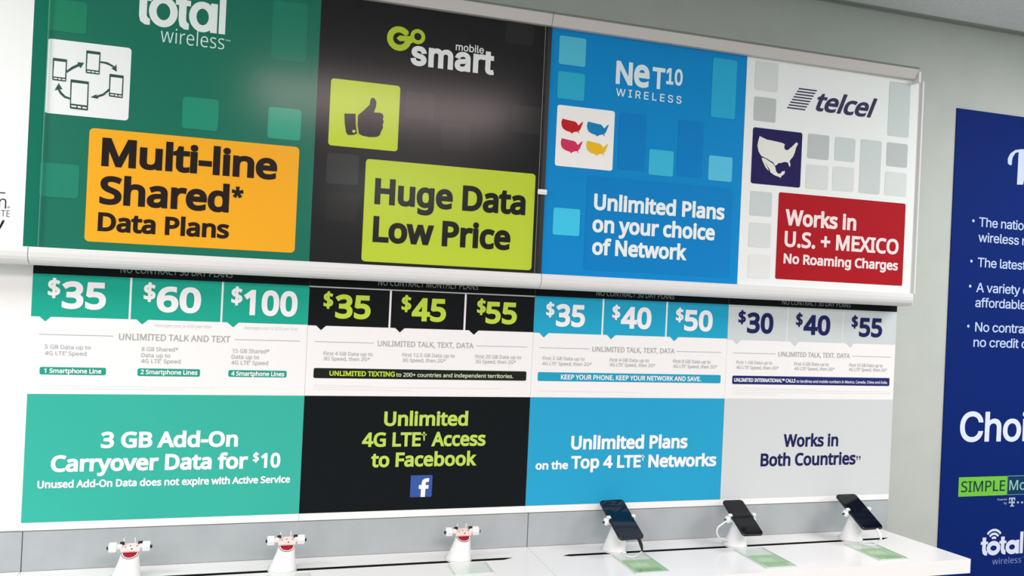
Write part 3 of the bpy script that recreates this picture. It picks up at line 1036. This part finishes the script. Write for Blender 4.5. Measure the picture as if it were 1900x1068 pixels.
NAVY = (30, 36, 90)
r, org, low = plan_poster(
    3, 'pale grey plan poster with navy prices 30, 40 and 55 dollars', 'l', (204, 213, 215), (208, 213, 215),
    [([(105, 122), (625, 145), (613, 438), (97, 418)], [(140, 424), (180, 455), (215, 428)]),
     ([(632, 145), (1117, 165), (1105, 458), (625, 440)], [(650, 443), (690, 475), (725, 446)]),
     ([(1123, 165), (1588, 185), (1577, 470), (1115, 459)], [(1140, 460), (1178, 490), (1210, 463)])],
    [((192, 165, 257, 292), ('30', (262, 368), (495, 374), 180)), ((700, 187, 758, 315), ('40', (762, 384), (997, 389), 175)),
     ((1190, 210, 1245, 330), ('55', (1252, 402), (1455, 406), 168))], NAVY,
    ('NO CONTRACT 30 DAY PLANS', (575, 118), (1180, 142), 40),
    ('UNLIMITED TALK, TEXT, DATA', (543, 577), (1172, 588), 42), [((145, 543), (523, 552)), ((1195, 572), (1535, 581))],
    [('First 1 GB Data up to', (173, 640), (488, 645)), ('4G LTE† Speed, then 2G*', (172, 685), (545, 690)),
     ('First 4 GB Data up to', (683, 653), (987, 658)), ('4G LTE† Speed, then 2G*', (683, 695), (1038, 700)),
     ('First 10 GB Data up to', (1168, 665), (1462, 668)), ('4G LTE† Speed, then 2G*', (1165, 703), (1500, 708))],
    [((32, 42, 112), [(137, 740), (1523, 767), (1520, 837), (136, 815)], 0.004,
      [(WHITE, ('UNLIMITED INTERNATIONAL™ CALLS', (152, 797), (693, 804), 32, 0.03)),
       (WHITE, ('to landlines and mobile numbers in Mexico, Canada, China and India.', (702, 805), (1505, 816), 24, 0.012))])],
    [((140, 848), (880, 868)), ((140, 870), (1525, 886)), ((140, 890), (1525, 902)), ((140, 905), (540, 911))], 28)
a = Art(L2)
a.text('o', 'Works in', (1302, 287), (1570, 284), 62, 0.030)
a.text('o', 'Both Countries', (1190, 381), (1655, 374), 62, 0.030)
a.dagger('o', 1664, 330, 352, 11)
a.dagger('o', 1677, 330, 352, 11)
a.build('lettering', ink(NAVY, 0.9), low, org)

# ------------------------------------------------------------------ blue poster on the wall at the right
BY = WALL_Y-0.004
bx0 = at(1777, 200, BY)[0]*.5+at(1740, 1005, BY)[0]*.5
bz1 = at(1800, 203.5, BY)[1]
org = (bx0, BY, 0.62)
r = empty('wall_poster', org, 'tall dark blue wall poster with white bullet list, right of the counter', 'poster')
mb = MB(); mb.box(bx0, bx0+1.12, BY, WALL_Y-0.0005, 0.62, bz1); mb.build('printed_sheet', ink((0, 35, 112), 0.95), r, org)
B1, B2 = BY-EPS, BY-2*EPS
a = Art(B1)
a.px('r', [(612, 558), (594, 562), (578, 545), (579, 505), (600, 465), (640, 437), (690, 430), (735, 430), (732, 560), (705, 722), (654, 722), (668, 452), (640, 462), (618, 500), (612, 530)][::-1])
a.build('script_lettering', ink((190, 200, 226), 1.15), r, org)
for (bx, by_), rows in (((176, 112), (('The natio', (215, 150), (531, 182)), ('wireless n', (210, 258), (556, 290)))),
                        ((162, 397), (('The latest', (205, 435), (546, 464)),)),
                        ((153, 574), (('A variety o', (195, 612), (566, 640)), ('affordable', (188, 720), (546, 741)))),
                        ((140, 857), (('No contra', (187, 893), (532, 910)), ('no credit c', (175, 1001), (556, 1016))))):
    a = Art(B1)
    p = at(*zp('s', (bx, by_)), B1)
    a.loops([circle(p[0], p[1], 0.0052)])
    for body, pa, pb in rows:
        a.text('s', body, pa, pb, 66, 0.008, 'I', spacing=0.95)
    a.build('bullet_lettering', ink((176, 190, 222), 1.15), r, org)
a = Art(B1); a.text('t', 'Choi', (195, 385), (806, 379), 268, 0.016, 'I', spacing=0.96, res=5)
a.build('headline_lettering', ink((206, 214, 232), 1.15), r, org)
a = Art(B1); a.rect('t', [(192, 705), (625, 692), (625, 865), (182, 878)])
t = a.build('logo_tile', ink((112, 190, 66), 1.05), r, org)
a = Art(B2); a.text('t', 'SIMPLE', (210, 838), (605, 826), 96, 0.006, 'H')
a.build('logo_lettering', ink((18, 66, 66), 1.0), t, org)
a = Art(B1); a.rect('t', [(628, 690), (1000, 680), (1000, 850), (628, 865)])
t = a.build('logo_tile', ink((120, 160, 178), 1.0), r, org)
a = Art(B2); a.rect('t', [(632, 696), (996, 686), (996, 845), (632, 859)])
a.build('tile_field', ink((12, 54, 96), 1.0), t, org)
a = Art(B2-EPS); a.text('t', 'Mo', (643, 821), (792, 816), 90, 0.008, 'H')
a.build('logo_lettering', ink((140, 196, 178), 1.0), t, org)
a = Art(B1)
a.px('t', [(642, 888), (697, 885), (698, 912), (690, 912), (684, 896), (676, 896), (676, 955), (688, 958), (688, 966), (652, 968), (652, 960), (662, 957), (662, 898), (654, 898), (648, 914), (641, 914)][::-1])
for x in (648, 686, 722, 760, 798):
    a.px('t', [(x-8, 922), (x+8, 922), (x+8, 938), (x-8, 938)][::-1])
a.text('t', 'Powered', (538, 916), (622, 908), 18, 0.0)
a.text('t', 'by', (597, 946), (622, 943), 18, 0.0)
a.union().build('partner_logo', ink((180, 192, 216), 1.05), r, org)
a = Art(B1)
x0, z0 = at(*zp('u', (1420, 535)), B1)
x1, _ = at(*zp('u', (1886, 500)), B1)
zb = at(*zp('u', (1660, 523)), B1)[1]
zt = at(*zp('u', (1860, 268)), B1)[1]
logo_total(a, x0, zb, x1-x0, (zt-at(*zp('u', (1860, 507)), B1)[1])/1.08, arcs=True)
lo = a.union().build('brand_logo', ink((206, 212, 232), 1.15), r, org)
a = Art(B1); a.text('u', 'wireless', (1550, 634), (1868, 611), 66, -0.006); a.text('u', '™', (1872, 560), (1892, 559), 10)
a.build('brand_lettering', ink((130, 142, 204), 1.15), lo, org)

# ------------------------------------------------------------------ counters
CZ, CT, CFY = 0.90, 0.040, -0.300
SLOT_Y, SLOT_W = -0.091, 0.016


def counter(x0, x1, x1f, s0, s1, label):
    org = (x0, CFY, 0)
    r = empty('display_counter', org, label, 'counter', 'counters below the plan posters')
    outer = [(x0+0.0006, CFY), (x1f-0.0006, CFY), (x1-0.0006, -0.0045), (x0+0.0006, -0.0045)]
    h = SLOT_W/2
    hole = [(s0, SLOT_Y), (s0+0.02, SLOT_Y+h), (s1-0.02, SLOT_Y+h), (s1, SLOT_Y+h*.6), (s1-0.03, SLOT_Y-h), (s0+0.02, SLOT_Y-h)]
    v, t = fill([outer, hole])
    n = len(v)
    mb = MB()
    mb.add([(p[0], p[1], CZ) for p in v], t)
    mb.add([(p[0], p[1], CZ-CT) for p in v], [f[::-1] for f in t])
    k = len(outer)
    mb.add([(p[0], p[1], z) for z in (CZ-CT, CZ) for p in outer], [(i, (i+1) % k, k+(i+1) % k, k+i) for i in range(k)])
    mb.build('worktop', M_COUNTER, r, org)
    mb = MB()
    v, t = fill([hole])
    mb.add([(p[0], p[1], CZ-0.03) for p in v], t)
    k = len(hole)
    mb.add([(p[0], p[1], z) for z in (CZ-0.03, CZ-0.0004) for p in hole], [(i, (i+1) % k, k+(i+1) % k, k+i) for i in range(k)])
    mb.build('cable_slot', M_SLOT, r, org)
    mb = MB(); mb.box(x0+0.002, min(x1, x1f)-0.03, CFY+0.03, -0.006, 0.0, CZ-CT)
    mb.build('cabinet_base', M_CAB, r, org)
    return r


counter(-1.73, X_L, X_L, -1.60, -0.62, 'white counter with a cable slot, cut off by the bottom left corner')
counter(X_L, X_M, X_M, -0.42, 0.664, 'white counter with a cable slot under the empty phone stands')
counter(X_M, 1.913, 1.961, 0.800, 1.866, 'white counter with a cable slot under the three stands holding phones')

# ------------------------------------------------------------------ phone stands
TILT = math.radians(29)
TV = Vector((0, math.cos(TILT), math.sin(TILT)))        # up along the tilted face
TN = Vector((0, -math.sin(TILT), math.cos(TILT)))       # out of the tilted face
P0 = MT = None
LEAN = 0.008          # the cones lean a little to the right


def set_face(y, z):
    """centre of the tilted face of a stand; MT maps local (u, v, n) of that face"""
    global P0, MT
    P0 = Vector((LEAN, y, z))
    MT = Matrix(((1, 0, 0, P0.x), (0, TV.y, TN.y, P0.y), (0, TV.z, TN.z, P0.z), (0, 0, 0, 1)))




def stand_cone(root):
    n = 40
    rings = []
    prof = [(0.0, 0.0346), (0.003, 0.0350), (0.02, 0.0332), (0.12, 0.0312), (0.3, 0.0280), (0.55, 0.0240), (0.8, 0.0208), (1.0, 0.0192)]
    for f, rr in prof:
        R = []
        for i in range(n):
            a = 2*math.pi*i/n
            base = Vector((rr*math.cos(a), rr*math.sin(a), 0))
            top = P0+Vector((1, 0, 0))*rr*math.cos(a)+TV*rr*math.sin(a)
            R.append(base.lerp(top, f) if f else base)
        rings.append(R)
    mb = MB(); mb.loft(rings); mb.build('cone_base', M_PLASTIC, root)
    g = MB()
    R0 = [[Vector(((0.0356)*math.cos(2*math.pi*i/n), 0.0356*math.sin(2*math.pi*i/n), z)) for i in range(n)] for z in (0.0035, 0.0046)]
    g.loft(R0, False, False); g.build('base_groove', mat('grey_groove', (190, 200, 198), 0.5, 0.3), root)


def disc(r0, r1, z0, z1, n=40):
    mb = MB()
    R = [(r1, z0), (r1, z1), (r0, z1)] if r0 > 0 else [(r1, z0), (r1, z1)]
    rings = [[MT @ Vector((r*math.cos(2*math.pi*i/n), r*math.sin(2*math.pi*i/n), z)) for i in range(n)] for r, z in R]
    if r0 > 0:
        mb.loft(rings, False, False, False)
    else:
        mb.loft(rings, False, True, False)
    return mb


def clamp_block(side, u, root, knob=True):
    s = side
    mb = MB()
    mb.rbox(u-0.0085, u+0.0085, 0.002, 0.020, 0.0015, 0.0165, 0.003, MT)
    o = mb.build('clamp_block', M_PLASTIC, root)
    g = MB(); g.rbox(u-s*0.008-0.004, u-s*0.008+0.004, 0.010, 0.018, 0.016, 0.021, 0.0015, MT) if False else None
    k = MB()
    c0, c1 = MT @ Vector((u+s*0.0085, 0.010, 0.008)), MT @ Vector((u+s*0.0125, 0.010, 0.008))
    k.tube([c0, c1], 0.0036, 12)
    k.build('screw_knob', M_RUBBER, o)
    return o


def empty_stand(name, loc, label, group):
    r = empty(name, loc, label, 'phone stand', group)
    stand_cone(r)
    disc(0.0172, 0.0188, 0.0, 0.0016).build('rim_ring', M_RING, r)
    disc(0.0150, 0.0172, 0.0, 0.0012).build('white_ring', M_PLASTIC, r)
    disc(0, 0.0152, 0.0, 0.0009).build('sensor_disc', M_RED, r)
    mb = MB(); mb.rbox(-0.0205, 0.0205, -0.001, 0.0235, 0.0018, 0.0085, 0.003, MT)
    br = mb.build('bracket_plate', M_PALE, r)
    for u, v, rr in ((-0.001, 0.014, 0.0013), (0.003, 0.004, 0.0017), (-0.011, 0.011, 0.0012), (0.013, 0.013, 0.0012)):
        sc = MB()
        sc.loft([[MT @ Vector((u+rr*math.cos(2*math.pi*i/12), v+rr*math.sin(2*math.pi*i/12), z)) for i in range(12)] for z in (0.008, 0.0092)])
        sc.build('screw', M_RUBBER, br)
    for s, u in ((-1, -0.0375), (1, 0.0330)):
        o = clamp_block(s, u, r)
        ar = MB(); ar.rbox(min(u, s*0.018), max(u, s*0.018), 0.008, 0.017, 0.004, 0.0125, 0.0015, MT)
        ar.build('clamp_arm', M_PLASTIC, o)
        pd = MB(); pd.rbox(s*0.0165-0.0045 + (0.003 if s > 0 else -0.002), s*0.0165+0.0045 + (0.004 if s > 0 else -0.002), 0.016, 0.021, 0.010, 0.0158, 0.001, MT)
        pd.build('rubber_pad', M_RUBBER, o)
    for u in (-0.0145, 0.0090):
        pn = MB(); pn.tube([MT @ Vector((u, 0.021, 0.004)), MT @ Vector((u-0.0004, 0.022, 0.014)), MT @ Vector((u-0.0008, 0.023, 0.0235))], 0.0012, 10)
        pn.build('prong', M_PLASTIC, r)
    return r


def phone_stand(name, loc, label, group, cable=False):
    r = empty(name, loc, label, 'phone stand', group)
    r.rotation_euler.z = TURN[loc[0]]
    stand_cone(r)
    disc(0, 0.0188, 0.0, 0.0016).build('rim_ring', M_RING, r)
    mb = MB(); mb.rbox(-0.028, 0.028, -0.014, 0.020, 0.0016, 0.0105, 0.003, MT)
    mb.build('bracket_plate', M_PLASTIC, r)
    for s in (-1, 1):
        e = s*0.0375
        mb = MB()
        mb.rbox(min(s*0.026, e+s*0.008), max(s*0.026, e+s*0.008), -0.004, 0.012, 0.0016, 0.0100, 0.002, MT)
        if s < 0:
            mb.rbox(e-0.013, e-0.002, -0.008, 0.010, 0.003, 0.016, 0.004, MT)
        mb.rbox(e-0.006 if s < 0 else e-0.001, e+0.001 if s < 0 else e+0.006, 0.000, 0.010, 0.009, 0.0225, 0.002, MT)
        mb.rbox(e-0.006 if s < 0 else e-0.0045, e+0.0045 if s < 0 else e+0.006, 0.000, 0.009, 0.0205, 0.0235, 0.001, MT)
        o = mb.build('clamp_arm', M_PLASTIC, r)
        if s < 0:
            k = MB(); k.tube([MT @ Vector((e-0.013, 0.001, 0.008)), MT @ Vector((e-0.0158, 0.001, 0.008))], 0.003, 12)
            k.build('screw_knob', M_RUBBER, o)
    if cable:
        a = MT @ Vector((-0.0495, -0.002, 0.008))
        pts = [a, a+Vector((-0.008, 0.0, -0.006)), (-0.066, -0.018, 0.060), (-0.068, -0.014, 0.045), (-0.058, -0.010, 0.028), (-0.042, -0.008, 0.020), (-0.026, -0.008, 0.018)]
        P = [Vector(p) for p in pts]
        sm = []
        for i in range(len(P)-1):
            p0, p1, p2, p3 = P[max(i-1, 0)], P[i], P[i+1], P[min(i+2, len(P)-1)]
            for q in range(6):
                t = q/6
                sm.append(0.5*((2*p1)+(p2-p0)*t+(2*p0-5*p1+4*p2-p3)*t*t+(3*p1-p0-3*p2+p3)*t**3))
        sm.append(P[-1])
        mb = MB(); mb.tube(sm, 0.0022, 10); mb.build('clamp_cable', M_PLASTIC, r)
    return r


def smooth_path(pts, n=8):
    P = [Vector(p) for p in pts]
    sm = []
    for i in range(len(P)-1):
        p0, p1, p2, p3 = P[max(i-1, 0)], P[i], P[i+1], P[min(i+2, len(P)-1)]
        for q in range(n):
            t = q/n
            sm.append(0.5*((2*p1)+(p2-p0)*t+(2*p0-5*p1+4*p2-p3)*t*t+(3*p1-p0-3*p2+p3)*t**3))
    sm.append(P[-1])
    return sm


def phone(loc, w, l, label, glass, screen_inset=0.004):
    r = empty('phone', loc, label, 'phone', 'phones on the display stands')
    r.rotation_euler.z = TURN[loc[0]]
    Mp = MT @ Matrix.Translation((0, 0, 0.0106))
    mb = MB(); mb.rbox(-w/2, w/2, -l/2, l/2, 0.0, 0.0086, 0.0105, Mp, seg=8)
    mb.build('phone_body', M_PHONE, r)
    mb = MB(); mb.rbox(-w/2+0.0016, w/2-0.0016, -l/2+0.0016, l/2-0.0016, 0.0086, 0.0092, 0.009, Mp, seg=8)
    mb.build('screen_glass', glass, r)
    sp = MB(); sp.rbox(-0.006, 0.006, l/2-0.0085, l/2-0.0072, 0.0092, 0.0094, 0.0006, Mp)
    sp.build('earpiece', mat('dark_grey_grille', (70, 76, 80), 0.5, 0.3), r)
    return r


GS = 'empty security stands on the counter'
BASE_Y = -0.078
mouth = lambda px, py: (lambda d: CAM[0]+d[0]*((BASE_Y-0.014-CAM[1])/d[1]))(ray(px, py))
set_face(-0.012, 0.0605)
XA, XB, XC = mouth(241.5, 1033), mouth(532, 1018), mouth(861, 997)
for x, by, lab in ((XA, -0.084, 'empty white cone phone stand with red disc, leftmost of three'),
               (XB, -0.084, 'empty white cone phone stand with red disc, middle one of three'),
               (XC, -0.074, 'empty white cone phone stand with red disc, nearest the counter joint')):
    empty_stand('phone_stand', (x-LEAN, by, CZ), lab, GS)
GF = 'security stands holding phones'
XP = (0.967-LEAN, 1.341-LEAN, 1.735-LEAN)
TURN = {XP[0]: math.radians(4.5), XP[1]: math.radians(-1), XP[2]: math.radians(1)}
set_face(-0.013, 0.0770)
PY = {XP[0]: -0.069, XP[1]: -0.080, XP[2]: -0.086}
FACE_Z = {XP[0]: 0.0765, XP[1]: 0.0712, XP[2]: 0.0765}
for x, lab, cab, w, l, plab, gl in (
        (XP[0], 'white cone stand under the large phone with a black plug', False, 0.0755, 0.145,
         'black phone with bluish screen and black plug, left of the three phones', M_GLASS_B),
        (XP[1], 'white cone stand with a curved white side cable, middle phone', True, 0.0665, 0.136,
         'smaller black phone clamped on the stand with the curved cable', M_GLASS_K),
        (XP[2], 'white cone stand under the rightmost phone', False, 0.0735, 0.142,
         'black phone with white plug on the rightmost stand', M_GLASS_K)):
    set_face(-0.013, FACE_Z[x])
    phone_stand('phone_stand', (x, PY[x], CZ), lab, GF, cable=cab)
    phone((x, PY[x], CZ), w, l, plab, gl)


def cable(x, u, plug_mat, wire_mat, pts, label, l):
    set_face(-0.013, FACE_Z[x])
    r = empty('charging_cable', (x, PY[x], CZ), label, 'cable')
    r.rotation_euler.z = TURN[x]
    a = MT @ Vector((u, -l/2-0.0004, 0.0149)); b = MT @ Vector((u, -l/2-0.016, 0.0149))
    a, b = Vector(a), Vector(b)+Vector((0, 0, -0.006))
    c = b+Vector((0.002, -0.003, -0.014))
    mb = MB(); mb.tube(smooth_path([a, b, c], 5), 0.0046, 12, [1.0]*6+[0.85, 0.75, 0.65, 0.55, 0.45]); mb.build('plug', plug_mat, r)
    mb = MB(); mb.tube(smooth_path([c]+[Vector(p) for p in pts], 8), 0.0017, 8); mb.build('wire', wire_mat, r)
    return r


cable(XP[0], 0.020, M_RUBBER, M_PLASTIC, [(0.024, -0.085, 0.012), (0.016, -0.078, 0.005), (0.004, -0.062, 0.0040), (0.006, -0.04, 0.0040), (0.018, -0.037, 0.004)],
      'charging cable with black plug and white wire under the left phone', 0.145)
cable(XP[2], 0.012, M_PLASTIC, M_PLASTIC, [(0.029, -0.082, 0.022), (0.030, -0.076, 0.010), (0.018, -0.068, 0.004), (-0.002, -0.052, 0.0040), (-0.006, -0.040, 0.004)],
      'thin white charging cable with white plug under the rightmost phone', 0.142)

# ------------------------------------------------------------------ clear plates in front of the stands, green cards under three of them
for n, (x, card, lab) in enumerate(((XA, 0, 'clear acrylic plate in front of the leftmost empty stand'), (XB, 0, 'clear acrylic plate in front of the middle empty stand'),
                                    (XC, 0, 'clear acrylic plate in front of the empty stand nearest the counter joint'),
                                    (XP[0], 1, 'clear acrylic plate over the green card, left phone'), (XP[1], 1, 'clear acrylic plate over the green card, middle phone'),
                                    (XP[2], 1, 'clear acrylic plate over the green card, rightmost phone'))):
    if n < 3:
        y0, y1, x0, x1 = (-0.203, -0.203, -0.193)[n], (-0.123, -0.123, -0.113)[n], x-0.044, x+0.054
    else:
        y0, y1 = (-0.257, -0.276, -0.271)[n-3], (-0.110, -0.119, -0.125)[n-3]
        x0, x1 = ((0.937, 1.031), (1.306, 1.399), (1.673, 1.769))[n-3]
    org = (x0, y0, CZ)
    r = empty('acrylic_plate', org, lab, 'acrylic plate', 'clear plates lying in front of the stands')
    zt = CZ+0.0033
    mb = MB()
    cy1 = y1
    mb.add([(x0, y0, zt), (x1, y0, zt), (x1, cy1, zt), (x0, cy1, zt)], [(0, 1, 2, 3)])
    mb.build('sheet', M_PLATE, r, org)
    mb = MB()
    mb.box(x0, x1, y0-0.0006, y0, CZ+0.0004, zt)
    mb.box(x0-0.0006, x0, y0, cy1, CZ+0.0004, zt)
    mb.box(x1, x1+0.0006, y0, cy1, CZ+0.0004, zt)
    mb.build('cut_edge', M_PLEDGE, r, org)
    if card:
        rc = empty('price_card', (x0, y0, CZ), {3: 'green price card under the clear plate, left phone', 4: 'green price card under the clear plate, middle phone',
                                                5: 'green price card under the clear plate, rightmost phone'}[n], 'card', 'green cards in front of the phones')
        o3 = (x0, y0, CZ)
        mb = MB(); mb.box(x0+0.002, x1-0.002, y0+0.002, y0+0.100, CZ+0.0005, CZ+0.0013); mb.build('card_sheet', M_GREEN, rc, o3)
        mb = MB(); mb.box(x0+0.012, x1-0.012, y0+0.012, y0+0.034, CZ+0.0013, CZ+0.0016); mb.build('printed_panel', M_GREEND, rc, o3)
        mb = MB(); mb.box(x0+0.014, x1-0.03, y0+0.050, y0+0.074, CZ+0.0013, CZ+0.0016); mb.build('printed_panel', M_GREENL, rc, o3)
